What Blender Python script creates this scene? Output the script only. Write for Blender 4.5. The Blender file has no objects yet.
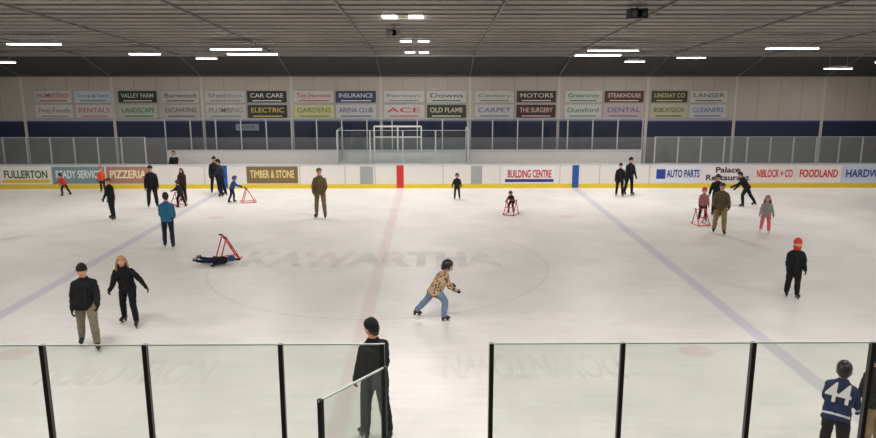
import bpy, math, random
import numpy as np
from mathutils import Vector, Matrix, noise
random.seed(4)
sc = bpy.context.scene
try:
    sc.view_settings.view_transform = 'Standard'
    sc.view_settings.look = 'None'
except Exception:
    pass
COL = sc.collection
H = 5.17
CX, CY = -1.4, 19.02          # rink centre
HX, HY, RR = 30.48, 12.95, 8.53

# ---------------------------------------------------------------- materials
_mc = {}
def s2l(c):
    return tuple(((v/12.92) if v <= 0.04045 else ((v+0.055)/1.055)**2.4) for v in c)
def mat(name, rgb, rough=0.6, metal=0.0, var=0.06, scale=8.0, bump=0.0, spec=0.5, emit=0):
    key = (name, tuple(rgb))
    if key in _mc: return _mc[key]
    m = bpy.data.materials.new(name); m.use_nodes = True
    nt = m.node_tree; b = nt.nodes['Principled BSDF']
    c = s2l([v/255 for v in rgb])
    tc = nt.nodes.new('ShaderNodeTexCoord'); nz = nt.nodes.new('ShaderNodeTexNoise')
    nz.inputs['Scale'].default_value = scale; nz.inputs['Detail'].default_value = 4
    nt.links.new(tc.outputs['Object'], nz.inputs['Vector'])
    mx = nt.nodes.new('ShaderNodeMix'); mx.data_type = 'RGBA'
    mx.inputs[6].default_value = (*[max(0, v*(1-var*2)) for v in c], 1)
    mx.inputs[7].default_value = (*[min(1, v*(1+var*2)) for v in c], 1)
    nt.links.new(nz.outputs[0], mx.inputs[0]); nt.links.new(mx.outputs[2], b.inputs['Base Color'])
    b.inputs['Roughness'].default_value = rough; b.inputs['Metallic'].default_value = metal
    b.inputs['Specular IOR Level'].default_value = spec
    if bump:
        bp = nt.nodes.new('ShaderNodeBump'); bp.inputs['Strength'].default_value = bump
        bp.inputs['Distance'].default_value = 0.02
        nt.links.new(nz.outputs[0], bp.inputs['Height']); nt.links.new(bp.outputs[0], b.inputs['Normal'])
    if emit:
        b.inputs['Emission Color'].default_value = (1, 0.97, 0.92, 1); b.inputs['Emission Strength'].default_value = emit
    _mc[key] = m
    return m
def cloth(rgb): return mat('cloth_%d_%d_%d' % tuple(rgb), rgb, 0.85, 0, 0.14, 14, 0.35, 0.2)
def leopard():
    if 'leo' in _mc: return _mc['leo']
    m = bpy.data.materials.new('patterned_fleece'); m.use_nodes = True
    nt = m.node_tree; b = nt.nodes['Principled BSDF']
    tc = nt.nodes.new('ShaderNodeTexCoord'); vo = nt.nodes.new('ShaderNodeTexVoronoi'); vo.inputs['Scale'].default_value = 19
    nt.links.new(tc.outputs['Object'], vo.inputs['Vector'])
    r = nt.nodes.new('ShaderNodeValToRGB'); e = r.color_ramp.elements
    e[0].position = 0.34; e[0].color = (*s2l((.26, .19, .14)), 1)
    e[1].position = 0.50; e[1].color = (*s2l((.72, .62, .48)), 1)
    nt.links.new(vo.outputs['Distance'], r.inputs[0]); nt.links.new(r.outputs[0], b.inputs['Base Color'])
    b.inputs['Roughness'].default_value = .9; _mc['leo'] = m
    return m
def glassm(name, tint, rough=0.02, refl=1.45, haze=0.0):
    m = bpy.data.materials.new(name); m.use_nodes = True
    nt = m.node_tree; nt.nodes.clear()
    o = nt.nodes.new('ShaderNodeOutputMaterial'); t = nt.nodes.new('ShaderNodeBsdfTransparent')
    t.inputs[0].default_value = (*tint, 1)
    g = nt.nodes.new('ShaderNodeBsdfGlossy'); g.inputs['Roughness'].default_value = rough
    ge = nt.nodes.new('ShaderNodeNewGeometry'); mr0 = nt.nodes.new('ShaderNodeMapRange')
    mr0.inputs[3].default_value = refl; mr0.inputs[4].default_value = 1/refl
    nt.links.new(ge.outputs['Backfacing'], mr0.inputs[0])
    fr = nt.nodes.new('ShaderNodeFresnel'); nt.links.new(mr0.outputs[0], fr.inputs[0])
    mx = nt.nodes.new('ShaderNodeMixShader')
    nt.links.new(fr.outputs[0], mx.inputs[0]); nt.links.new(t.outputs[0], mx.inputs[1]); nt.links.new(g.outputs[0], mx.inputs[2])
    last = mx
    if haze:
        d = nt.nodes.new('ShaderNodeBsdfDiffuse'); d.inputs[0].default_value = (.62, .70, .64, 1)
        tc = nt.nodes.new('ShaderNodeTexCoord'); nz = nt.nodes.new('ShaderNodeTexNoise'); nz.inputs['Scale'].default_value = 2.5
        nt.links.new(tc.outputs['Object'], nz.inputs['Vector'])
        mr = nt.nodes.new('ShaderNodeMapRange'); mr.inputs[3].default_value = haze*.4; mr.inputs[4].default_value = haze*1.6
        nt.links.new(nz.outputs[0], mr.inputs[0])
        m2 = nt.nodes.new('ShaderNodeMixShader')
        nt.links.new(mr.outputs[0], m2.inputs[0]); nt.links.new(mx.outputs[0], m2.inputs[1]); nt.links.new(d.outputs[0], m2.inputs[2])
        last = m2
    nt.links.new(last.outputs[0], o.inputs[0])
    return m
def printm(name, rgb, k):
    m = bpy.data.materials.new(name); m.use_nodes = True
    nt = m.node_tree; nt.nodes.clear()
    o = nt.nodes.new('ShaderNodeOutputMaterial'); t = nt.nodes.new('ShaderNodeBsdfTransparent')
    d = nt.nodes.new('ShaderNodeBsdfDiffuse'); d.inputs[0].default_value = (*s2l([v/255 for v in rgb]), 1)
    ge = nt.nodes.new('ShaderNodeNewGeometry'); nz = nt.nodes.new('ShaderNodeTexNoise'); nz.inputs['Scale'].default_value = 1.1
    nz.inputs['Detail'].default_value = 6
    nt.links.new(ge.outputs['Position'], nz.inputs['Vector'])
    mr = nt.nodes.new('ShaderNodeMapRange'); mr.inputs[1].default_value = .35; mr.inputs[2].default_value = .65
    mr.inputs[3].default_value = k*.15; mr.inputs[4].default_value = k*1.3
    nt.links.new(nz.outputs[0], mr.inputs[0])
    mx = nt.nodes.new('ShaderNodeMixShader'); nt.links.new(mr.outputs[0], mx.inputs[0]); nt.links.new(t.outputs[0], mx.inputs[1]); nt.links.new(d.outputs[0], mx.inputs[2])
    nt.links.new(mx.outputs[0], o.inputs[0])
    return m

# ---------------------------------------------------------------- mesh builder
class MB:
    def __init__(s): s.v=[]; s.f=[]; s.m=[]; s.s=[]; s.mats=[]
    def mi(s, m):
        if m not in s.mats: s.mats.append(m)
        return s.mats.index(m)
    def add(s, vs, fs, m, smooth=True):
        o=len(s.v); s.v += [tuple(v) for v in vs]; i=s.mi(m)
        for f in fs:
            s.f.append([a+o for a in f]); s.m.append(i); s.s.append(smooth)
    def rings(s, rr, m, smooth=True):
        n=len(rr[0]); vs=[p for r in rr for p in r]; fs=[]
        for k in range(len(rr)-1):
            for i in range(n):
                j=(i+1)%n; fs.append([k*n+i,k*n+j,(k+1)*n+j,(k+1)*n+i])
        fs.append(list(range(n))[::-1]); fs.append([(len(rr)-1)*n+i for i in range(n)])
        s.add(vs,fs,m,smooth)
    def loft(s, L, m, seg=16, smooth=True):
        rr=[]
        for c,U,V,a,b in L:
            rr.append([c+U*(a*math.cos(t*2*math.pi/seg))+V*(b*math.sin(t*2*math.pi/seg)) for t in range(seg)])
        s.rings(rr,m,smooth)
    def tube(s, pts, rad, m, seg=10):
        pts=[Vector(p) for p in pts]
        if not hasattr(rad,'__len__'): rad=[rad]*len(pts)
        d0=(pts[1]-pts[0]).normalized(); up=Vector((0,0,1)) if abs(d0.z)<.9 else Vector((1,0,0))
        U=d0.cross(up).normalized(); L=[]
        for i,p in enumerate(pts):
            if i==0: d=d0
            elif i==len(pts)-1: d=(pts[-1]-pts[-2]).normalized()
            else: d=((pts[i+1]-pts[i]).normalized()+(pts[i]-pts[i-1]).normalized()).normalized()
            U=(U-d*U.dot(d)).normalized(); V=d.cross(U); r=rad[i]
            if i==0: L+= [(p-d*r*.95,U,V,r*.3,r*.3),(p-d*r*.6,U,V,r*.8,r*.8)]
            L.append((p,U,V,r,r))
            if i==len(pts)-1: L+= [(p+d*r*.6,U,V,r*.8,r*.8),(p+d*r*.95,U,V,r*.3,r*.3)]
        s.loft(L,m,seg)
    def ell(s, c, A, B, C, m, seg=14, rg=8):
        c=Vector(c);A=Vector(A);B=Vector(B);C=Vector(C);rr=[]
        for k in range(rg+1):
            t=math.pi*(k+.12)/(rg+.24)
            rr.append([c-C*math.cos(t)+(A*math.cos(i*2*math.pi/seg)+B*math.sin(i*2*math.pi/seg))*math.sin(t) for i in range(seg)])
        s.rings(rr,m)
    def box(s, c, h, m, A=None):
        c=Vector(c); ax=A or (Vector((1,0,0)),Vector((0,1,0)),Vector((0,0,1)))
        vs=[c+ax[0]*h[0]*x+ax[1]*h[1]*y+ax[2]*h[2]*z for z in(-1,1) for y in(-1,1) for x in(-1,1)]
        s.add(vs,[[0,2,3,1],[4,5,7,6],[0,1,5,4],[2,6,7,3],[0,4,6,2],[1,3,7,5]],m,False)
    def bb(s, x0,x1,y0,y1,z0,z1,m): s.box(((x0+x1)/2,(y0+y1)/2,(z0+z1)/2),((x1-x0)/2,(y1-y0)/2,(z1-z0)/2),m)
    def mesh(s,name):
        me=bpy.data.meshes.new(name); me.from_pydata(s.v,[],s.f)
        for m in s.mats: me.materials.append(m)
        me.polygons.foreach_set('material_index',s.m); me.polygons.foreach_set('use_smooth',s.s); me.update(); return me
    def obj(s,name,parent=None,loc=None,rz=0,bevel=0):
        o=bpy.data.objects.new(name,s.mesh(name)); COL.objects.link(o)
        if loc is not None: o.location=loc
        o.rotation_euler[2]=rz
        if parent: o.parent=parent
        return o

def remesh(mb, vox, it=4, wr=0.0, seed=0):
    me=mb.mesh('tmp'); o=bpy.data.objects.new('tmp',me); COL.objects.link(o)
    r=o.modifiers.new('r','REMESH'); r.mode='VOXEL'; r.voxel_size=vox
    sm=o.modifiers.new('s','SMOOTH'); sm.factor=.5; sm.iterations=it
    dg=bpy.context.evaluated_depsgraph_get(); ev=o.evaluated_get(dg); m2=ev.to_mesh()
    V=[v.co.copy() for v in m2.vertices]; N=[v.normal.copy() for v in m2.vertices]
    F=[list(p.vertices) for p in m2.polygons]
    ev.to_mesh_clear(); bpy.data.objects.remove(o); bpy.data.meshes.remove(me)
    if wr:
        off=Vector((seed*3.1,seed*1.7,0))
        for i,v in enumerate(V):
            q=Vector((v.x*9,v.y*9,v.z*16))+off
            V[i]=v+N[i]*(wr*noise.noise(q)+wr*.6*noise.noise(q*2.3))
    return V,F

def text(body, w, h, loc, rot, m, parent=None, name='lettering', bold=0.0, ext=0.002):
    cu=bpy.data.curves.new(name,'FONT'); cu.body=body; cu.align_x='CENTER'; cu.align_y='CENTER'
    cu.extrude=ext; cu.resolution_u=4; cu.offset=bold; cu.materials.append(m)
    o=bpy.data.objects.new(name,cu); COL.objects.link(o); bpy.context.view_layer.update()
    d=o.dimensions; o.scale=(w/max(d.x,.01), h/max(d.y,.01),1)
    o.location=loc; o.rotation_euler=rot
    if parent: o.parent=parent
    return o

# ---------------------------------------------------------------- people
SKIN=mat('skin',(206,150,128),.55,0,.04,20); LIPS=mat('lips',(160,88,84),.5); EYEW=mat('eye_white',(230,228,224),.3,0,.01)
IRIS=mat('iris',(50,38,30),.2); BLK=mat('black_leather',(26,26,28),.45,0,.1,20); STEEL=mat('blade_steel',(190,192,196),.25,1.0,.03)
_pc=[0]
def person(name,x,y,h,heading,jk,pt,gl=(25,25,27),lean=5,side=0,legs=((0,4,5,0,8),(0,4,5,0,8)),arms=((8,12,15,5),(8,12,15,5)),
           head='beanie',hatc=(20,20,22),hair=(60,42,30),look=0,nod=0,kid=False,near=False,skin=None,scarf=None,long=False,
           boots=None,fat=1.0,twist=0,lie=None,stripes=None,gaiter=None,coat=-.065,cage=False,pack=False,pom=None,number=None):
    _pc[0]+=1; seed=_pc[0]
    J=jk if not isinstance(jk,tuple) else cloth(jk); P=cloth(pt); G=cloth(gl); S=skin or SKIN
    bo=BLK if boots is None else mat('boot_%d_%d_%d'%boots,boots,.4)
    hk=(1.22 if kid else 1.04); R=math.radians
    ls=.93 if kid else 1.0
    X=Vector((1,0,0)); 
    sp=Vector((math.sin(R(side)),math.sin(R(lean))*math.cos(R(side)),math.cos(R(lean))*math.cos(R(side)))).normalized()
    Lp=(X-sp*X.dot(sp)).normalized(); F=sp.cross(Lp).normalized()
    tw=R(twist); Ls=(Lp*math.cos(tw)+F*math.sin(tw)); Fs=(F*math.cos(tw)-Lp*math.sin(tw))
    O=Vector((0,0,0)); N=sp*.28
    k=h; f=fat*(1.10 if kid else 1.04)
    LJ=[]
    for i,sd in enumerate((-1,1)):
        a,b,kn,fp,to=legs[i]
        hip=Lp*(sd*.05)
        d1=Vector((sd*math.sin(R(b)),math.sin(R(a))*math.cos(R(b)),-math.cos(R(a))*math.cos(R(b))))
        a2=a-kn; d2=Vector((sd*math.sin(R(b*.7)),math.sin(R(a2))*math.cos(R(b)),-math.cos(R(a2))*math.cos(R(b)))).normalized()
        knee=hip+d1*.235*ls; ank=knee+d2*.235*ls
        fd=Vector((sd*math.sin(R(to))*math.cos(R(fp)),math.cos(R(to))*math.cos(R(fp)),math.sin(R(fp)))).normalized()
        fr=fd.cross(Vector((0,0,1))).normalized(); fu=fr.cross(fd).normalized()
        LJ.append((hip,knee,ank,fd,fr,fu,d2))
    mb=MB()
    rings=[(coat,.098,.080),(coat+.015,.100,.083),(0,.098,.081),(.07,.092,.077),(.14,.098,.081),(.195,.106,.079),(.225,.104,.073),(.248,.086,.064),(.268,.062,.053),(.285,.044,.044),(.30,.038,.038)]
    Lq=[]
    for t,a,b in rings:
        u=max(0,min(1,t/.28)); U=(Lp*(1-u)+Ls*u).normalized(); V=sp.cross(U)
        Lq.append((sp*t*k,U,V,a*f*k,b*f*k))
    mb.loft(Lq,J,20)
    HJ=[]
    for i,sd in enumerate((-1,1)):
        a,b,el,b2=arms[i]
        sh=N-sp*.060+Ls*(sd*.092)
        bd=lambda a,b:(Ls*(sd*math.sin(R(b)))+Vector((0,1,0))*(math.sin(R(a))*math.cos(R(b)))*1.0-Vector((0,0,1))*(math.cos(R(a))*math.cos(R(b)))).normalized()
        d1=bd(a,b); d2=bd(a+el,b2)
        e=sh+d1*.15*ls; w=e+d2*.135*ls
        mb.tube([(sh-Ls*sd*.03+sp*.012)*k,(sh)*k,(sh+d1*.07)*k,e*k],[.036*f*k,.039*f*k,.037*f*k,.032*f*k],J,12)
        mb.tube([e*k,(e+d2*.07)*k,w*k],[.032*f*k,.029*f*k,.024*f*k],J,12)
        HJ.append((sd,sh,e,w,d2))
    vox=.011 if near else .02
    V,Fc=remesh(mb,vox,5 if near else 3,.012 if near else .006,seed)
    out=MB()
    if stripes:
        groups={}
        for fc in Fc:
            c=(V[fc[0]]+V[fc[2]])/2; mm=J
            for sd,sh,e,w,d2 in HJ:
                t=(c-e*k).dot(d2)/(.135*k); dd=(c-e*k-d2*(t*.135*k)).length
                if dd<.06*k and (.35<t<.5 or .62<t<.75): mm=stripes
            t=c.dot(sp)/k
            if -.03<t<-.012 and abs(c.dot(Lp))<.11*k: mm=stripes
            groups.setdefault(mm.name,(mm,[]))[1].append(fc)
        base=len(out.v); out.v+=[tuple(v) for v in V]
        for nm,(mm,fl) in groups.items():
            ii=out.mi(mm)
            for fc in fl: out.f.append([q+base for q in fc]); out.m.append(ii); out.s.append(True)
    else:
        out.add(V,Fc,J)
    mb=MB(); mb.ell(O,Lp*.09*f*k,F*.072*f*k,sp*.075*k,P)
    for hip,knee,ank,fd,fr,fu,d2 in LJ:
        mb.tube([hip*k,(hip*.5+knee*.5)*k,knee*k],[.056*f*k,.050*f*k,.040*f*k],P,12)
        mb.tube([knee*k,(knee*.6+ank*.4)*k,(ank-d2*.012)*k],[.040*f*k,.039*f*k,.033*f*k],P,12)
    V,Fc=remesh(mb,vox,3,.010 if near else .005,seed+50); out.add(V,Fc,P)
    minz=9
    for hip,knee,ank,fd,fr,fu,d2 in LJ:
        A=ank
        out.tube([(A-d2*.035)*k,A*k,(A-fu*.02)*k],[.030*k,.028*k,.027*k],bo,12)
        L=[]
        for yy,ww,hh in ((-.038,.012,.016),(-.032,.021,.025),(-.01,.026,.033),(.03,.026,.030),(.06,.026,.023),(.085,.022,.018),(.098,.010,.009)):
            L.append(((A+fd*yy+fu*(-.046+hh))*k,fr,fu,ww*k,hh*k))
        out.loft(L,bo,14)
        for yy in (-.015,.055): out.box((A+fd*yy-fu*.056)*k,(.006*k,.018*k,.014*k),bo if seed%3 else EYEW,(fr,fd,fu))
        prof=[(-.042,-.072),(-.036,-.085),(.085,-.085),(.10,-.074),(.098,-.066),(-.042,-.066)]
        n=len(prof); vs=[(A+fd*p+fu*q+fr*s)*k for s in(-.0022,.0022) for p,q in prof]
        out.add(vs,[list(range(n))[::-1],list(range(n,2*n))]+[[i,(i+1)%n,n+(i+1)%n,n+i] for i in range(n)],STEEL,False)
        minz=min(minz,min(v.z for v in vs))
        for q in range(3): out.tube([(A+fd*(.012+q*.014)+fr*.013+fu*(.012-.008*q))*k,(A+fd*(.012+q*.014)-fr*.013+fu*(.012-.008*q))*k],.003*k,EYEW,5)
    for sd,sh,e,w,d2 in HJ:
        pn=(-Ls*sd); pn=(pn-d2*pn.dot(d2))
        if pn.length<.2: pn=F-d2*F.dot(d2)
        pn.normalize(); th=Fs-d2*Fs.dot(d2); th=th-pn*th.dot(pn)
        if th.length<.1: th=Vector((0,0,1))-d2*d2.z; th=th-pn*th.dot(pn)
        th.normalize()
        out.tube([(w-d2*.01)*k,(w+d2*.014)*k],[.021*k,.017*k],G,12)
        out.ell((w+d2*.032)*k,th*.0235*k,pn*.0115*k,d2*.030*k,G,14,8)
        for q,ln in enumerate((.036,.041,.038,.029)):
            p=w+d2*.053+th*(.0165-.011*q); ps=[p-d2*.01]; ang=R(18+4*q)
            for sg in (.42,.33,.25):
                ps.append(ps[-1]+(d2*math.cos(ang)+pn*math.sin(ang))*(ln*sg+(.01 if sg==.42 else 0))); ang+=R(28)
            out.tube([v*k for v in ps],[.0058*k,.0055*k,.0050*k,.0042*k],G,7)
        p=w+d2*.014+th*.016
        out.tube([p*k,(p+(d2*.55+th*.8).normalized()*.02)*k,(p+(d2*.6+th*.78).normalized()*.020+(d2*.9+th*.3+pn*.3).normalized()*.018)*k],[.0078*k,.0068*k,.0055*k],G,7)
    hy=R(look)+tw; nd=R(nod)+R(lean)*.25
    Hr=Vector((math.cos(hy),math.sin(hy),0)); Hf0=Vector((-math.sin(hy),math.cos(hy),0))
    Hu=(Vector((0,0,1))*math.cos(nd)+Hf0*math.sin(nd)).normalized(); Hf=(Hf0*math.cos(nd)-Vector((0,0,1))*math.sin(nd)).normalized()
    s=.6*hk*k
    HC=N*k+Hu*(.024*k)+Hu*.112*s+Hf*.012*k
    def hp(a,b,c): return HC+(Hr*a+Hf*b+Hu*c)*s
    out.tube([(N-sp*.02)*k,hp(0,-.02,-.06)],[.034*k,.032*k],S,12)
    sg,rg=(30,22) if near else (20,14); rr=[]
    for q in range(rg+1):
        t=math.pi*(q+.1)/(rg+.2); z=-math.cos(t); row=[]
        for i in range(sg):
            u=2*math.pi*i/sg; xx=math.cos(u)*math.sin(t); yy=math.sin(u)*math.sin(t)
            nz=max(0,-z); px=xx*.076*(1-.30*nz**1.3); py=yy*.094; pz=z*.1125
            if yy<0: py*=(1-.38*nz)
            if yy>0:
                py+=.024*math.exp(-(xx/.14)**2-((z+.12)/.17)**2)-.008*math.exp(-((abs(xx)-.38)/.16)**2-((z-.07)/.13)**2)
                py+=.008*math.exp(-(xx/.3)**2-((z+.85)/.2)**2)
            row.append(hp(px,py,pz))
        rr.append(row)
    out.rings(rr,S)
    HM=mat('hair_%d_%d_%d'%hair,hair,.6,0,.25,40,.4)
    for sd in(-1,1):
        out.ell(hp(sd*.031,.073,.008),Hr*.013*s,Hf*.013*s,Hu*.009*s,EYEW,8,6)
        out.ell(hp(sd*.031,.083,.008),Hr*.006*s,Hf*.005*s,Hu*.006*s,IRIS,6,4)
        out.ell(hp(sd*.031,.087,.030),Hr*.015*s,Hf*.005*s,Hu*.004*s,HM,8,4)
        if head!='helmet': out.ell(hp(sd*.076,-.005,-.005),Hr*.008*s,Hf*.018*s,Hu*.030*s,S,8,6)
    out.ell(hp(0,.086,-.056),Hr*.022*s,Hf*.007*s,Hu*.006*s,LIPS,10,5)
    def cap(rows,m,seg=22,ex=0):
        L=[]
        for z,a,b,tl in rows:
            ring=[]
            for i in range(seg):
                u=2*math.pi*i/seg; yy=math.sin(u)*b-.006
                ring.append(hp(math.cos(u)*a,yy,z+yy*tl))
            L.append(ring)
        out.rings(L,m)
    hc=mat('hat_%d_%d_%d'%hatc,hatc,.9,0,.1,60,.6)
    if head!='helmet':
        cap([(-.012,.070,.086,.75),(.0,.080,.098,.70),(.03,.081,.099,.45),(.065,.074,.090,.2),(.095,.052,.066,.1),(.118,.018,.025,0)],HM)
    if head=='beanie':
        cap([(.004,.080,.098,.30),(.014,.087,.106,.30),(.044,.088,.107,.28),(.056,.083,.101,.25)],hc)
        cap([(.03,.080,.098,.25),(.060,.085,.102,.22),(.09,.077,.091,.15),(.118,.056,.064,.05),(.138,.03,.035,0),(.144,.006,.007,0)],hc)
        if pom: out.ell(hp(0,0,.155),Hr*.028*s,Hf*.028*s,Hu*.026*s,cloth(pom),10,8)
    elif head=='cap':
        cap([(.03,.082,.099,.25),(.060,.083,.100,.22),(.09,.072,.086,.15),(.115,.045,.052,.05),(.124,.01,.012,0)],hc)
        out.ell(hp(0,.115,.052),Hr*.06*s,Hf*.055*s,Hu*.006*s,hc,14,6)
    elif head=='helmet':
        hm=mat('helm_%d_%d_%d'%hatc,hatc,.28,0,.03)
        cap([(-.022,.086,.102,.62),(-.01,.096,.114,.60),(.02,.101,.121,.45),(.06,.099,.119,.22),(.10,.082,.098,.1),(.13,.052,.064,.05),(.146,.015,.02,0)],hm)
        for q in(-.045,-.015,.015,.045):
            out.tube([hp(q,.085,.095),hp(q,.03,.137-abs(q)*.3),hp(q,-.05,.128-abs(q)*.3),hp(q,-.1,.075)],.006*s,hm,6)
        for sd in(-1,1):
            out.ell(hp(sd*.088,-.0,-.02),Hr*.012*s,Hf*.030*s,Hu*.04*s,hm,10,6)
            out.tube([hp(sd*.085,.0,-.05),hp(sd*.05,.05,-.11),hp(0,.07,-.122)],.005*s,BLK,5)
        if cage:
            for q in(-.07,-.035,0,.035,.07): out.tube([hp(q,.115-abs(q)*.5,.06),hp(q,.128-abs(q)*.6,0),hp(q*.8,.115-abs(q)*.5,-.09)],.0035*s,BLK,5)
            for z in(.03,-.02,-.07): out.tube([hp(-.09,.05,z),hp(-.06,.1,z),hp(0,.13,z),hp(.06,.1,z),hp(.09,.05,z)],.0035*s,BLK,5)
    if long:
        for q in range(22):
            u=math.pi*(1.0+ (q/21.0))*1.0; xx=math.cos(u)*1.05; yy=math.sin(u)
            if q in(0,21): yy=.15
            j=random.uniform(-.01,.01)
            out.tube([hp(xx*.070,yy*.085,.04),hp(xx*.088+j,yy*.09-.01,-.05),hp(xx*.100+j,yy*.09-.01+j,-.14),hp(xx*.098-j,yy*.085-.02,-.24+j*3)],[.016*s,.022*s,.022*s,.008*s],HM,7)
    if gaiter:
        gm=cloth(gaiter); cap([(-.135,.060,.070,.1),(-.12,.072,.088,.1),(-.07,.080,.100,.05),(-.04,.082,.104,0),(-.03,.074,.094,0)],gm)
    cm=cloth(scarf) if scarf else J
    rc=.040 if not scarf else .056
    Lc=[(N*k-sp*.022*k,Ls,Fs,(rc+.008)*k,(rc+.006)*k),(N*k,Ls,Fs,(rc+.008)*k,(rc+.006)*k),(N*k+sp*.018*k,Ls,Fs,(rc)*k,(rc)*k),(N*k+sp*.024*k,Ls,Fs,(rc-.012)*k,(rc-.012)*k)]
    out.loft(Lc,cm,16)
    zm=mat('zip_metal',(60,60,62),.4,.6)
    out.tube([sp*(-.03*k)+F*(.0805*f*k),sp*(.06*k)+F*(.077*f*k),sp*(.14*k)+Fs*(.0798*f*k),sp*(.2*k)+Fs*(.0765*f*k),sp*(.245*k)+Fs*(.064*f*k)],.0026*k,zm,5)
    if pack:
        out.ell(sp*.16*k-Fs*.10*k,Ls*.075*k,Fs*.05*k,sp*.10*k,cloth((40,42,48)),14,10)
    for i,v in enumerate(out.v): out.v[i]=(v[0],v[1],v[2]-minz)
    if lie:
        M=Matrix.Rotation(R(lie[1]),3,'Y')@Matrix.Rotation(R(lie[0]),3,'X')
        out.v=[tuple(M@Vector(v)) for v in out.v]; mz=min(v[2] for v in out.v)
        cx=sum(v[0] for v in out.v)/len(out.v); cy=sum(v[1] for v in out.v)/len(out.v)
        out.v=[(v[0]-cx,v[1]-cy,v[2]-mz+.002) for v in out.v]
    else:
        out.v=[(v[0],v[1],v[2]+.003) for v in out.v]
    o=out.obj(name,None,(x,y,0),R(heading))
    if number:
        c=sp*.15*k-Fs*(.085*f*k+.010); c.z-=minz
        t=text(number,.20*k,.17*k,c,(0,0,0),EYEW,o,'jersey_number',.02)
        M=Matrix((Ls,sp,-Fs)).transposed(); t.rotation_euler=M.to_euler()
    return o

def aid(x,y,heading,s=1.0,tip=None):
    m=mat('red_painted_steel',(205,48,38),.4); mb=MB(); r=.021*s; w=.27*s
    for sd in(-1,1):
        mb.tube([(sd*w,-.30*s,.06*s),(sd*w,-.34*s,r),(sd*w,.38*s,r),(sd*w,.42*s,.06*s)],r,m,8)
        mb.tube([(sd*w,.36*s,r),(sd*w*.9,-.02*s,.72*s)],r,m,8)
        mb.tube([(sd*w,-.24*s,r),(sd*w*.9,-.02*s,.72*s)],r,m,8)
        mb.tube([(sd*w*.9,-.02*s,.72*s),(sd*w*.9,-.10*s,.74*s)],r*1.3,BLK,8)
    mb.tube([(-w*.9,-.02*s,.72*s),(w*.9,-.02*s,.72*s)],r,m,8)
    mb.tube([(-w,.37*s,r),(w,.37*s,r)],r,m,8)
    mb.tube([(-w*.95,.17*s,.37*s),(w*.95,.17*s,.37*s)],r,m,8)
    if tip is not None:
        M=Matrix.Rotation(math.radians(tip),3,'Y'); mb.v=[tuple(M@Vector(v)) for v in mb.v]
        mz=min(v[2] for v in mb.v); mb.v=[(v[0],v[1],v[2]-mz) for v in mb.v]
    return mb.obj('skating_aid_frame',None,(x,y,.003),math.radians(heading))

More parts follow.
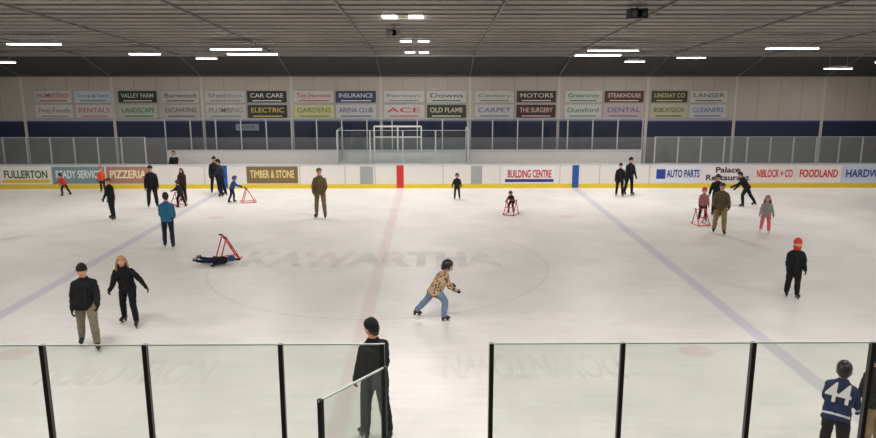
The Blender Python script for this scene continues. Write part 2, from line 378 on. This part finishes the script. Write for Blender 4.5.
# ---------------------------------------------------------------- ice
def path(n=14, off=0.0, hx=HX, hy=HY, rr=RR):
    pts=[]; cs=[(hx-rr,-hy+rr,-90),(hx-rr,hy-rr,0),(-hx+rr,hy-rr,90),(-hx+rr,-hy+rr,180)]
    for cx,cy,a0 in cs:
        for i in range(n+1):
            a=math.radians(a0+90*i/n); pts.append((CX+cx+(rr+off)*math.cos(a),CY+cy+(rr+off)*math.sin(a)))
    return pts
def ice_mat():
    m=bpy.data.materials.new('skated_ice'); m.use_nodes=True; nt=m.node_tree; b=nt.nodes['Principled BSDF']; Lk=nt.links.new
    tc=nt.nodes.new('ShaderNodeTexCoord'); sep=nt.nodes.new('ShaderNodeSeparateXYZ'); Lk(tc.outputs['Object'],sep.inputs[0])
    def M(op,a,b_=None,c=None):
        n=nt.nodes.new('ShaderNodeMath'); n.operation=op
        for i,v in enumerate((a,b_,c)):
            if v is None: continue
            if isinstance(v,(int,float)): n.inputs[i].default_value=v
            else: Lk(v,n.inputs[i])
        return n.outputs[0]
    def band(v,hw,soft):
        n=nt.nodes.new('ShaderNodeMapRange'); n.interpolation_type='SMOOTHSTEP'
        n.inputs[1].default_value=hw+soft; n.inputs[2].default_value=max(0,hw-soft); n.inputs[3].default_value=0; n.inputs[4].default_value=1
        Lk(v,n.inputs[0]); return n.outputs[0]
    x,y=sep.outputs[0],sep.outputs[1]
    ax=M('ABSOLUTE',x); ay=M('ABSOLUTE',y)
    red=band(ax,.15,.05)
    blue=band(M('ABSOLUTE',M('SUBTRACT',ax,7.95)),.15,.05)
    ln=M('SQRT',M('ADD',M('MULTIPLY',x,x),M('MULTIPLY',y,y)))
    circ=band(M('ABSOLUTE',M('SUBTRACT',ln,4.57)),.03,.035)
    dx=M('SUBTRACT',ax,6.4); dy=M('SUBTRACT',ay,6.4)
    dot=band(M('SQRT',M('ADD',M('MULTIPLY',dx,dx),M('MULTIPLY',dy,dy))),.3,.06)
    nz=nt.nodes.new('ShaderNodeTexNoise'); nz.inputs['Scale'].default_value=.55; nz.inputs['Detail'].default_value=7; nz.inputs['Roughness'].default_value=.6
    Lk(tc.outputs['Object'],nz.inputs['Vector'])
    def streak(rot,sc_,seed):
        mp=nt.nodes.new('ShaderNodeMapping'); mp.inputs['Scale'].default_value=(.5,6,1); mp.inputs['Rotation'].default_value=(0,0,rot); mp.inputs['Location'].default_value=(seed,seed,0)
        Lk(tc.outputs['Object'],mp.inputs[0]); n2=nt.nodes.new('ShaderNodeTexNoise'); n2.inputs['Scale'].default_value=sc_; n2.inputs['Detail'].default_value=9; n2.inputs['Roughness'].default_value=.75; n2.inputs['Distortion'].default_value=.4
        Lk(mp.outputs[0],n2.inputs['Vector']); return n2.outputs[0]
    s1=streak(.5,1.5,0); s2=streak(-.45,1.2,7)
    st=M('MULTIPLY',M('ADD',s1,s2),.5)
    cr=nt.nodes.new('ShaderNodeValToRGB'); e=cr.color_ramp.elements
    e[0].position=.36; e[0].color=(.68,.665,.65,1); e[1].position=.60; e[1].color=(.84,.82,.80,1)
    Lk(M('ADD',M('MULTIPLY',nz.outputs[0],.5),M('MULTIPLY',st,.5)),cr.inputs[0])
    cur=cr.outputs[0]
    def mixc(fac,k,col):
        nonlocal cur
        mx=nt.nodes.new('ShaderNodeMix'); mx.data_type='RGBA'; Lk(M('MULTIPLY',fac,k),mx.inputs[0]); Lk(cur,mx.inputs[6]); mx.inputs[7].default_value=(*col,1); cur=mx.outputs[2]
    wear=M('ADD',M('MULTIPLY',st,1.2),.4)
    def wk(v): return M('MULTIPLY',v,wear)
    mixc(wk(circ),.24,(.45,.35,.42)); mixc(dot,.24,(.62,.32,.30)); mixc(wk(red),.22,(.55,.28,.28)); mixc(wk(blue),.40,(.36,.34,.54))
    Lk(cur,b.inputs['Base Color'])
    rr=nt.nodes.new('ShaderNodeMapRange'); rr.inputs[3].default_value=.28; rr.inputs[4].default_value=.50; Lk(st,rr.inputs[0]); Lk(rr.outputs[0],b.inputs['Roughness'])
    b.inputs['Specular IOR Level'].default_value=.35; b.inputs['IOR'].default_value=1.31
    bp=nt.nodes.new('ShaderNodeBump'); bp.inputs['Strength'].default_value=.08; bp.inputs['Distance'].default_value=.01; Lk(st,bp.inputs['Height']); Lk(bp.outputs[0],b.inputs['Normal'])
    return m
mb=MB(); pp=path(off=.03)
mb.add([(p[0]-CX,p[1]-CY,0) for p in pp],[list(range(len(pp)))],ice_mat(),False)
ice=mb.obj('ice_rink',None,(CX,CY,0))
TG=printm('under_ice_print',(150,146,140),.05); TG2=printm('under_ice_print_dark',(126,116,116),.105)
PI=math.pi
def icetext(*a): 
    o=text(*a,ext=0.0); return o
icetext('KAWARTHA',7.2,1.7,(-.3,.35,.004),(0,0,0),TG2,ice,'centre_ice_lettering',.05)
icetext('DOWNTOWN',3.2,1.1,(3.2,-7.0,.004),(0,0,PI),TG,ice,'ice_lettering',.03)
icetext('NOW OPEN',2.9,1.1,(-3.9,-7.2,.004),(0,0,PI),TG,ice,'ice_lettering',.03)
# floor
mb=MB(); mb.bb(-36,34,-9,37,-.25,-.02,mat('concrete_floor',(120,118,114),.8,0,.1,3)); mb.obj('floor')

# ---------------------------------------------------------------- dasher boards
WB=mat('white_dasher_board',(222,219,214),.4,0,.02,2); YK=mat('yellow_kickplate',(224,196,40),.45,0,.03); CAP=mat('dasher_cap',(190,196,206),.45,0,.02)
POST=mat('aluminium_post',(178,180,182),.4,.4,.03); BP=mat('black_post',(44,45,44),.35,.2,.05)
gx0,gx1=-.42,.51; ny=CY-HY
def extr(mb,pts,o0,o1,z0,z1,m):
    P=[Vector((p[0],p[1],0)) for p in pts]; rr=[]
    for i,p in enumerate(P):
        a=P[max(0,i-1)]; b=P[min(len(P)-1,i+1)]; d=(b-a).normalized(); n=Vector((d.y,-d.x,0))
        rr.append([p+n*o0+Vector((0,0,z0)),p+n*o1+Vector((0,0,z0)),p+n*o1+Vector((0,0,z1)),p+n*o0+Vector((0,0,z1))])
    mb.rings(rr,m,False)
loop=[(gx1,ny)]+path()+[(gx0,ny)]
mb=MB(); extr(mb,loop,0,.11,0,1.05,WB); extr(mb,loop,-.012,0,0,.19,YK); extr(mb,loop,-.02,.14,1.05,1.09,CAP)
boards=mb.obj('dasher_boards')
fy=CY+HY
def bx(px): return (px-431)/22.1
mb=MB()
mb.bb(CX-.16,CX+.16,fy-.016,fy-.001,.02,1.06,mat('red_marker',(200,45,40),.4))
for q in(-7.95,7.95): mb.bb(CX+q-.15,CX+q+.15,fy-.016,fy-.001,.02,1.06,mat('blue_marker',(30,80,160),.4))
mb.obj('board_line_marker',boards)
dm=mat('door_panel',(158,160,163),.5)
mb=MB()
for a,b in((360,373),(471,482)):
    mb.bb(bx(a),bx(b),fy-.014,fy-.001,.2,1.0,dm)
for px in (150,205,300,345,375,443,500,560,600,650):
    mb.bb(bx(px)-.012,bx(px)+.012,fy-.006,fy-.0005,.19,1.05,dm)
mb.obj('bench_gates',boards)
ads=[(3,53,(232,232,222),'FULLERTON',(60,100,50),(225,190,50)),(54,106,(120,146,150),'READY SERVICE',(225,230,230),None),(108,150,(168,124,108),'PIZZERIA',(240,225,190),None),
 (247,298,(120,98,64),'TIMBER & STONE',(222,202,140),None),(504,555,(226,226,230),'BUILDING CENTRE',(190,40,45),(40,50,120)),
 (656,702,(218,222,232),'AUTO PARTS',(30,50,130),None),(703,754,(226,220,222),'Palace\nRestaurant',(60,40,60),None),
 (755,797,(234,224,222),'NIBLOCK + CO',(200,40,50),None),(798,843,(236,228,226),'FOODLAND',(205,30,40),None),(844,900,(200,210,226),'HARDWARE',(40,70,140),None)]
for a,b,bg,t,tcol,strip in ads:
    mb=MB(); x0,x1=bx(a),bx(b); mb.bb(x0,x1,fy-.016,fy-.002,.24,1.0,mat('ad_bg_%d_%d_%d'%bg,bg,.45,0,.04,1))
    if strip: mb.bb(x0+.05,x1-.05,fy-.02,fy-.017,.28,.42,mat('ad_strip_%d_%d_%d'%strip,strip,.45))
    o=mb.obj('rink_board_advertisement')
    emb=t=='AUTO PARTS'
    text(t,(x1-x0)*(.72 if emb else .86),.36 if '\n' not in t else .62,((x0+x1)/2+(.22 if emb else 0),fy-.025,.64),(PI/2,0,0),mat('ink_%d_%d_%d'%tcol,tcol,.5),o,'lettering',.025)
    if emb:
        mb=MB(); mb.bb(x0+.04,x0+.45,fy-.024,fy-.017,.42,.86,mat('ad_blue',(30,60,150),.5)); mb.obj('emblem',o)
# ---------------------------------------------------------------- glass
GN=glassm('near_plexiglass',(.85,.89,.85),.03,1.38,.07); GF=glassm('far_plexiglass',(.80,.84,.86),.03,1.45,.02); GE=mat('glass_edge',(214,226,219),.3,0,.02)
def glassrun(name,p0,p1,z0,z1,posts,gm,pm,pw,edge=True,parent=None):
    root=MB(); a=Vector((*p0,0)); b=Vector((*p1,0)); d=(b-a).normalized(); n=Vector((-d.y,d.x,0)); Lg=(b-a).length
    ax=(d,n,Vector((0,0,1)))
    for t in posts:
        root.box(a+d*t+Vector((0,0,(z0+z1)/2)),(pw/2,pw*.6,(z1-z0)/2),pm,ax)
    root.box((a+b)/2+Vector((0,0,z0+.02)),(Lg/2,.03,.02),pm,ax)
    o=root.obj(name,parent)
    g=MB(); mid=(a+b)/2
    vs=[a+Vector((0,0,z0)),b+Vector((0,0,z0)),b+Vector((0,0,z1-.012)),a+Vector((0,0,z1-.012))]
    g.add(vs,[[0,1,2,3]],gm,False); g.obj('pane',o)
    if edge:
        e=MB(); e.box(mid+Vector((0,0,z1-.005)),(Lg/2,.007,.006),GE,ax); e.obj('pane_edge',o)
    return o
yg=ny-.05; zt=2.79
glassrun('plexiglass_barrier',(-12,yg),(gx0,yg),1.09,zt,[12-v for v in(9.6,8.3,7.1,5.9,4.7,3.47,2.56,1.35,.44)],GN,BP,.040)
glassrun('plexiglass_barrier',(gx1,yg),(12,yg),1.09,zt,[v-gx1 for v in(.54,1.72,2.90,3.98,5.2,6.4,7.6,8.8,10)],GN,BP,.040)
# open gate
mb=MB(); a=Vector((-.41,ny-.12,0)); b=Vector((-.90,ny-.80,0)); d=(b-a).normalized(); n=Vector((-d.y,d.x,0)); ax=(d,n,Vector((0,0,1))); Lg=(b-a).length
mb.box((a+b)/2+Vector((0,0,.55)),(Lg/2,.04,.5),WB,ax)
for q in(a+d*.02,b-d*.02): mb.box(q+Vector((0,0,1.33)),(.016,.022,1.28),BP,ax)
mb.box((a+b)/2+Vector((0,0,1.08)),(Lg/2,.03,.03),BP,ax)
mb.box((a+b)/2+Vector((0,0,2.60)),(Lg/2,.008,.007),GE,ax)
gate=mb.obj('rink_gate')
g=MB(); g.add([a+Vector((0,0,1.1)),b+Vector((0,0,1.1)),b+Vector((0,0,2.6)),a+Vector((0,0,2.6))],[[0,1,2,3]],GN,False); g.obj('pane',gate)
# far glass
fyg=fy+.05
def fr(x0,x1,st): 
    n=max(1,round((x1-x0)/st)); return [i*(x1-x0)/n for i in range(n+1)]
XL,XR=CX-HX+RR,CX+HX-RR
glassrun('plexiglass_barrier',(XL,fyg),(-12.8,fyg),1.09,2.32,fr(XL,-12.8,1.06),GF,POST,.05)
glassrun('plexiglass_barrier',(10.1,fyg),(XR,fyg),1.09,2.32,fr(10.1,XR,1.06),GF,POST,.05)
mb=MB(); yb=34.0; mb.bb(-12.6,10.1,yb,yb+.1,-.02,1.45,mat('bench_wall_white',(200,199,197),.5,0,.03,2)); mb.bb(-12.6,10.1,yb-.02,yb+.12,1.45,1.5,CAP); wb=mb.obj('wall_bench')
GB=glassm('bench_plexiglass',(.66,.70,.74),.03,1.3,0)
glassrun('bench_glass',(-12.6,yb+.05),(10.1,yb+.05),1.5,3.0,fr(-12.6,10.1,1.22),GB,POST,.05,True,wb)
c0,c1=bx(338),bx(468)
glassrun('penalty_box_glass',(c0,fyg),(c1,fyg),1.09,2.62,fr(c0,c1,1.45),GF,POST,.06)
glassrun('penalty_box_glass',(c0,fyg+.04),(c0,yb-.1),1.09,2.62,[.1,1.8],GF,POST,.06)
glassrun('penalty_box_glass',(c1,fyg+.04),(c1,yb-.1),1.09,2.62,[.1,1.8],GF,POST,.06)
mb=MB(); WT=mat('white_frame',(200,200,198),.5)
x0,x1=bx(373),bx(421)
for a_ in(x0,(x0+x1)/2,x1): mb.bb(a_-.03,a_+.03,33.0,33.1,0,2.72,WT)
mb.bb(x0,x1,33.0,33.1,2.68,2.75,WT); mb.bb(x0,x1,33.0,33.1,2.2,2.25,WT); mb.bb(x0,x1,32.75,33.25,.95,1.0,WT)
mb.obj('timekeeper_booth')
WD=mat('bench_wood',(150,112,72),.6,0,.15,6)
for a_,b_ in((-12.2,-4.6),(2.2,9.8)):
    mb=MB(); mb.bb(a_,b_,33.45,33.8,.42,.47,WD)
    q=a_+.3
    while q<b_: mb.bb(q-.03,q+.03,33.5,33.75,-.02,.42,POST); q+=1.4
    mb.obj('players_bench')

# ---------------------------------------------------------------- walls and ceiling
wy=36.0
WM=mat('wall_panel_grey',(176,167,157),.7,0,.06,.7); NV=mat('navy_band',(28,36,66),.6,0,.05); LW=mat('lower_wall_block',(132,132,134),.7,0,.06,1.5)
mb=MB(); mb.bb(-36,34,wy,wy+.2,2.77,5.1,WM); mb.bb(-36,34,wy,wy+.2,1.95,2.74,NV); mb.bb(-36,34,wy,wy+.2,-.02,1.95,LW)
mb.bb(-36,34,wy-.02,wy+.2,2.72,2.78,mat('blue_trim',(60,84,140),.5)); wf=mb.obj('wall_far')
mb=MB(); mb.bb(-36.2,-36,-9,36,-.02,7.1,WM); mb.obj('wall_left')
mb=MB(); mb.bb(34,34.2,-9,36,-.02,7.1,WM); mb.obj('wall_right')
def wx(px): return (px-431)/20.05
CM=mat('column_paint',(190,186,180),.6,0,.03)
mb=MB()
for i in range(-1,11):
    px=25+89*i; mb.bb(wx(px)-.07,wx(px)+.07,wy-.024,wy-.001,0,5.05,CM)
mb.obj('column_row',wf)
mb=MB(); SM=mat('seam',(140,136,132),.7)
for i in range(-3,40): mb.bb(wx(25+22.25*i)-.012,wx(25+22.25*i)+.012,wy-.006,wy-.0005,2.79,5.05,SM)
mb.obj('panel_seams',wf)
def zc(D):
    P=[(-9,6.3),(8,6.65),(19,7.02),(33,5.98),(36.2,4.95)]
    for (a,za),(b,zb) in zip(P,P[1:]):
        if a<=D<=b: return za+(zb-za)*(D-a)/(b-a)
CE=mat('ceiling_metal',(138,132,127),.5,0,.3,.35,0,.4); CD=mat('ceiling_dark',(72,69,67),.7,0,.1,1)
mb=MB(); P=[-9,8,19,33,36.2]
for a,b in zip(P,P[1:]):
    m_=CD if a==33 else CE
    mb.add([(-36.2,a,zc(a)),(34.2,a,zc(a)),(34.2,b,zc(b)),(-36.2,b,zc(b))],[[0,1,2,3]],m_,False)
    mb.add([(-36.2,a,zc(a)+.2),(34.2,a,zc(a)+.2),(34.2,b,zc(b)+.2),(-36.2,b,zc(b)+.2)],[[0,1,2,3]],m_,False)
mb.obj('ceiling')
mb=MB(); PU=mat('purlin_paint',(144,139,134),.5,0,.08,3); PD=mat('purlin_dark',(114,110,106),.6)
D=9.0
while D<33: 
    mb.bb(-36,34,D-.03,D+.03,zc(D)-.045,zc(D)+.02,PU if int(D*2)%3 else PD); D+=.78
mb.bb(-36,34,33.0,33.12,zc(33)-.12,zc(33)+.02,PU)
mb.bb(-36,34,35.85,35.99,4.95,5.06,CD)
mb.obj('ceiling_purlins')
mb=MB()
for i in range(-3,13):
    X0=wx(25+89*i)
    for a,b in((9,19),(19,33),(33,35.9)):
        A=Vector((X0,a,zc(a)-.03)); B=Vector((X0,b,zc(b)-.03)); dd=(B-A).normalized()
        mb.box((A+B)/2,(.03,(B-A).length/2,.03),PD,(Vector((1,0,0)),dd,Vector((1,0,0)).cross(dd)))
mb.obj('ceiling_rafters')
rows=[(37,74,'HOMESTEAD',(150,60,60),(200,190,188),'Fine Foods',(120,110,110),(205,198,196)),(77,113,'Coop & Sons',(60,110,140),(190,202,206),'RENTALS',(170,80,80),(204,196,196)),
(120,158,'VALLEY FARM',(200,205,190),(40,46,44),'LANDSCAPE',(40,90,50),(186,196,176)),(163,200,'Burwood',(50,50,54),(196,192,188),'EXCAVATING',(60,60,66),(190,184,178)),
(206,246,'Sheldon',(120,120,124),(200,196,192),'PLUMBING',(110,110,116),(198,194,190)),(248,287,'CAR CARE',(215,215,210),(38,38,40),'ELECTRIC',(210,190,90),(50,50,52)),
(294,334,'Tim Hortons',(180,40,40),(206,200,196),'GARDENS',(70,120,50),(208,202,150)),(336,376,'INSURANCE',(210,215,225),(52,60,92),'ARENA CLUB',(40,60,120),(200,200,202)),
(384,424,'Fairways',(110,120,120),(204,200,196),'ACE',(190,40,40),(206,202,200)),(427,466,'Downs',(60,60,64),(202,200,198),'OLD FLAME',(220,210,180),(56,62,48)),
(475,514,'Century',(90,120,90),(198,198,194),'CARPET',(60,80,140),(200,198,194)),(517,556,'MOTORS',(210,200,190),(52,44,42),'THE SURGERY',(215,190,180),(70,38,38)),
(565,602,'Greentree',(60,110,70),(202,202,198),'Dunsford',(40,110,70),(204,204,200)),(605,644,'STEAKHOUSE',(220,200,180),(84,44,50),'DENTAL',(60,80,140),(196,176,176)),
(652,688,'LINDSAY CO',(210,200,140),(66,66,50),'BOBCAYGEON',(50,50,48),(196,192,160)),(691,728,'LANSER',(70,80,70),(204,200,196),'CLEANERS',(50,80,150),(198,200,204))]
for a,b,t1,c1_,g1,t2,c2_,g2 in rows:
    for t,c_,g_,z0,z1 in((t1,c1_,g1,3.68,4.26),(t2,c2_,g2,2.92,3.58)):
        g_=tuple(int(v*.94) for v in g_)
        mb=MB(); x0,x1=wx(a),wx(b); mb.bb(x0,x1,wy-.05,wy-.026,z0,z1,mat('banner_%d_%d_%d'%g_,g_,.6,0,.04,1.5))
        for e0 in(z0,z1): mb.tube([(x0,wy-.042,e0),(x1,wy-.042,e0)],.013,POST,6)
        o=mb.obj('advertising_banner')
        text(t,(x1-x0)*.84,(z1-z0)*.36,((x0+x1)/2,wy-.058,(z0+z1)/2+.05),(PI/2,0,0),mat('ink_%d_%d_%d'%c_,c_,.5),o,'lettering',.005)
        mb=MB(); mb.bb(x0+.25,x1-.25,wy-.056,wy-.051,z0+.07,z0+.12,mat('ink_%d_%d_%d'%c_,c_,.5)); mb.obj('small_print',o)
mb=MB(); mb.bb(wx(235),wx(258),wy-.06,wy-.026,2.3,2.62,mat('sign_face',(150,155,165),.5)); o=mb.obj('wall_sign')
text('HOME',.8,.14,(wx(246.5),wy-.065,2.46),(PI/2,0,0),NV,o)

# ---------------------------------------------------------------- lamps
EK=.63
LH=mat('lamp_housing',(170,170,168),.4,.2); EM=mat('lamp_lens',(255,252,245),.4,0,0,1,0,.5,14)
def lamp(x,y,z,ln,wd,power,along='x'):
    a,b=(ln/2,wd/2) if along=='x' else (wd/2,ln/2)
    mb=MB(); mb.bb(x-a,x+a,y-b,y+b,z+.03,z+.10,LH); mb.bb(x-a*.6,x+a*.6,y-b*.5,y+b*.5,z+.10,z+.15,LH)
    mb.bb(x-a*.97,x+a*.97,y-b*.9,y+b*.9,z+.004,z+.03,EM)
    for sx in(-1,1):
        q=x+sx*a*.7; mb.tube([(q,y,z+.1),(q,y,max(z+.2,zc(y)))],.008,LH,5)
    o=mb.obj('ceiling_light')
    l=bpy.data.lights.new('lamp','AREA'); l.shape='RECTANGLE'; l.size=a*1.9; l.size_y=b*1.8; l.energy=power*EK; l.color=(1,.955,.90)
    lo=bpy.data.objects.new('lamp',l); COL.objects.link(lo); lo.location=(x,y,z-.002); lo.parent=o
for X_,D_,z_,l_ in((-14,26,6.11,1.8),(12.9,26,5.97,1.8),(-7.3,30,5.86,2.05),(6.87,30,5.82,1.9),(-11.7,30,5.86,1.2),(11.1,31,5.74,1.15),(-9.5,31,5.71,.8),
                   (8.97,32,5.6,.8),(18,32,5.29,1.1),(-18.6,32,5.56,.8),(19.5,31,5.55,.8),(-7.3,27.5,5.98,1.9),(6.87,27.5,5.94,1.9)):
    lamp(X_,D_,z_,l_,.36,150*l_/1.8)
for X_,D_,z_ in((-1.21,21.8,6.75),(-.44,21.8,6.75),(-.95,27.9,6.30),(-.27,27.9,6.30),(-.9,31.5,5.98),(-.3,31.5,5.98)):
    lamp(X_,D_,z_,.42,.8 if D_<22 else .5,120)
for D_,pw in((5.2,150),(10.6,270)):  # out-of-view rows, added over the near side to light the near ice
    for X_ in(-20,-13,-6.5,0,6.5,13,20): lamp(X_,D_,6.36,2.0,.35,pw)
for X_ in(-22,-17,17,22): lamp(X_,19,6.6,2.0,.35,240)  # unseen side lamps, added with the grid that lights the ice
for X_,D_,z_ in((-1.2,24,6.42),(5.6,20,6.72)):
    mb=MB(); mb.bb(X_-.24,X_+.24,D_-.2,D_+.2,z_-.13,z_+.13,BLK); mb.loft([(Vector((X_+q,D_-.21,z_)),Vector((1,0,0)),Vector((0,0,1)),.1,.1) for q in(0,.001)],PD,14)
    mb.ell((X_-.12,D_-.2,z_),(.1,0,0),(0,.03,0),(0,0,.1),CD); mb.ell((X_+.14,D_-.2,z_),(.07,0,0),(0,.03,0),(0,0,.07),CD)
    mb.tube([(X_,D_,z_+.15),(X_,D_,zc(D_))],.02,BLK,6); mb.obj('hanging_speaker')
mb=MB(); CS=mat('stand_concrete',(110,108,104),.8,0,.1,3)
for i in range(7):
    y1=4.2-.8*i; mb.bb(-20,20,y1-.8,y1,-.02,.35+.38*i,CS); mb.bb(-20,20,y1-.5,y1-.15,.35+.38*i+.3,.35+.38*i+.34,WD)
    for q in range(-19,20,3): mb.bb(q-.04,q+.04,y1-.45,y1-.2,.35+.38*i,.35+.38*i+.3,POST)
mb.obj('spectator_stands')

# ---------------------------------------------------------------- skaters
W=mat('jersey_white',(215,218,224),.8)
person('skating_man',-6.50,12.84,1.74,205,(28,28,30),(124,116,98),lean=9,side=-2,legs=((20,4,26,0,6),(-12,3,14,0,10)),arms=((26,10,34,-2),(-14,12,26,6)),look=-18,nod=8,near=True,hatc=(16,16,18),fat=1.04)
person('skating_woman',-6.22,14.05,1.62,185,(24,24,26),(26,27,32),lean=16,side=4,legs=((12,4,22,0,10),(-12,10,14,0,18)),arms=((10,44,20,38),(25,8,45,0)),head='hair',hair=(164,122,78),long=True,look=22,nod=10,near=True)
person('skating_person',-7.85,20.8,1.68,15,(52,112,146),(38,44,62),lean=4,legs=((12,3,12,0,5),(-8,4,8,0,8)),arms=((15,8,40,0),(15,8,40,0)),head='beanie',hatc=(60,40,44),look=10,near=True,gl=(40,60,90))
person('skating_person',-11.4,25.1,1.50,150,(30,32,34),(34,34,38),legs=((8,6,10,0,8),(-4,6,8,0,8)),arms=((20,14,20,5),(10,12,15,5)),hatc=(120,40,36))
person('skating_child',-15.6,30.1,1.02,90,(190,52,44),(52,40,44),lean=25,kid=True,legs=((25,5,30,0,5),(-20,5,10,-10,8)),arms=((40,10,20,5),(20,14,25,8)),hatc=(30,30,34),fat=1.1)
person('skating_man',-10.8,27.3,1.66,200,(30,31,34),(36,36,40),legs=((6,6,8,0,8),(-4,6,8,0,8)),fat=1.12,hatc=(26,26,30))
person('skating_woman',-10.05,28.6,1.40,160,(64,44,40),(30,30,40),fat=1.08,head='hair',long=True,legs=((6,6,8,0,8),(-4,6,8,0,8)))
person('skating_child',-9.75,27.4,1.10,60,(38,36,44),(30,30,40),lean=22,kid=True,legs=((20,6,25,0,8),(-12,6,14,0,8)),arms=((50,6,20,2),(50,6,20,2)),hatc=(90,40,50))
person('bench_spectator',-11.9,33.0,1.62,180,(34,32,34),(30,30,34),head='hair',hair=(50,36,30),arms=((40,10,50,0),(20,10,30,0)),scarf=(180,176,170))
person('skating_man',-8.85,29.9,1.60,110,(36,44,62),(28,30,38),lean=12,legs=((10,5,14,0,8),(-6,5,10,0,8)),arms=((30,8,30,2),(20,10,25,4)),fat=1.1)
person('skating_man',-9.35,30.6,1.62,200,(32,32,38),(30,30,36),legs=((6,6,8,0,8),(-4,6,8,0,8)))
person('skating_child',-8.0,28.3,1.14,-70,(40,74,150),(28,34,60),lean=20,kid=True,legs=((18,6,20,0,8),(-12,6,12,0,8)),arms=((50,6,15,2),(50,6,15,2)),head='helmet',hatc=(30,60,120))
person('skating_man',-3.98,25.2,1.84,175,(104,90,66),(120,100,74),lean=3,legs=((4,6,6,0,12),(-2,6,6,0,12)),arms=((5,14,35,-12),(5,14,35,-12)),head='cap',hatc=(104,98,90),near=True,gl=(104,90,66))
person('fallen_skating_child',-5.85,18.95,1.12,-90,(30,32,38),(28,36,60),lean=0,kid=True,legs=((0,14,6,-75,5),(2,16,10,-75,5)),arms=((172,24,4,14),(10,50,8,30)),head='helmet',hatc=(36,60,110),look=30,nod=-30,lie=(-90,0),near=True)
person('skating_child',1.07,28.97,1.12,170,(34,36,38),(40,42,48),kid=True,legs=((6,7,10,0,10),(-4,7,10,0,10)),arms=((20,22,25,10),(15,22,25,10)),head='helmet',hatc=(28,28,30))
person('skating_child',3.06,26.35,.98,150,(40,34,38),(34,32,40),kid=True,lean=38,legs=((55,8,70,0,10),(50,8,66,0,10)),arms=((50,8,15,2),(50,8,15,2)),head='helmet',hatc=(40,30,32))
person('skating_child',.10,14.4,1.42,-76,leopard(),(112,132,160),lean=30,kid=True,legs=((-36,6,8,-14,6),(34,5,40,0,4)),arms=((22,16,40,8),(26,14,30,4)),head='helmet',hatc=(22,22,26),near=True,look=10,nod=4,cage=True,fat=1.14,coat=-.10)
person('skating_person',7.95,29.6,1.44,170,(30,30,34),(28,28,32),legs=((6,5,8,0,8),(-4,5,8,0,8)),hatc=(30,30,34))
person('skating_person',8.45,30.0,1.64,200,(34,34,40),(30,30,36),legs=((6,5,8,0,8),(-4,5,8,0,8)),hatc=(24,24,28))
person('skating_man',9.35,22.5,1.74,160,(96,84,66),(140,120,84),lean=14,legs=((12,5,18,0,8),(-6,5,12,0,8)),arms=((25,12,35,2),(25,12,40,2)),head='cap',hatc=(80,72,60),hair=(90,70,50),fat=1.12,near=True)
person('skating_child',9.6,24.6,1.22,170,(180,110,120),(40,40,50),kid=True,head='helmet',hatc=(190,46,60),legs=((6,5,8,0,8),(-4,5,8,0,8)))
person('skating_person',10.4,25.4,1.60,150,(34,36,40),(30,32,40),lean=18,legs=((12,5,18,0,8),(-6,5,12,0,8)),arms=((35,12,25,2),(25,16,30,2)),fat=1.1,head='helmet',hatc=(26,26,30))
person('skating_person',12.3,27.3,1.46,70,(32,32,36),(30,32,40),lean=34,legs=((24,5,30,0,8),(-26,5,8,-12,8)),arms=((45,10,20,8),(20,12,20,6)),head='beanie',hatc=(28,28,32),fat=1.1)
person('skating_child',10.9,22.6,1.28,155,(156,152,152),(216,110,118),kid=True,legs=((8,6,12,0,10),(-8,8,10,0,10)),arms=((20,18,20,10),(20,16,20,8)),hatc=(150,130,132),hair=(120,84,60),long=True,near=True,boots=(225,222,220))
person('skating_child',8.42,15.85,1.44,170,(28,28,31),(30,30,34),kid=True,legs=((5,3,8,0,10),(-4,3,8,0,8)),arms=((12,12,22,2),(8,10,20,2)),hatc=(206,62,50),gaiter=(200,58,48),near=True,fat=1.12,coat=-.08)
person('skating_man',-.80,9.4,1.80,35,(26,26,29),(30,32,40),lean=4,legs=((10,3,10,0,5),(-6,3,8,0,8)),arms=((8,8,18,2),(5,8,15,2)),hatc=(20,20,22),near=True,look=18,coat=-.10,fat=1.10)
person('hockey_player',5.30,8.56,1.52,-40,(34,46,86),(22,22,26),lean=28,legs=((26,6,34,0,8),(-8,6,18,0,8)),arms=((22,10,30,0),(18,12,30,2)),head='helmet',hatc=(20,20,22),near=True,fat=1.10,stripes=W,cage=True,number='44',look=10)
person('skating_person',6.02,8.9,1.50,20,(38,38,42),(150,130,100),lean=8,near=True,fat=1.08)
person('skating_person',-13.85,21.7,1.6,-90,(30,30,34),(30,30,36),legs=((20,5,20,0,8),(-10,5,10,0,8)))
person('skating_child',-14.4,31.0,1.15,180,(220,90,50),(60,40,40),kid=True,legs=((4,5,8,0,8),(-4,5,8,0,8)),hatc=(200,70,50))
aid(-9.95,27.75,60,.75); aid(-7.45,28.5,-70,.8); aid(2.97,25.85,150,.75); aid(9.3,24.0,190,.75)
aid(-5.80,19.55,-60,.90)

# ---------------------------------------------------------------- world & camera
w=bpy.data.worlds.new('World'); sc.world=w; w.use_nodes=True
w.node_tree.nodes['Background'].inputs[0].default_value=(.95,.95,1,1); w.node_tree.nodes['Background'].inputs[1].default_value=.2  # dim even glow, added as soft fill through the open rear
cam=bpy.data.cameras.new('Camera'); co=bpy.data.objects.new('Camera',cam); COL.objects.link(co); sc.camera=co
cam.sensor_width=36; cam.lens=712/876*36; cam.clip_end=300; cam.clip_start=.05
co.location=(0,0,H); co.rotation_euler=(math.radians(90-11.66),0,math.radians(-.56))
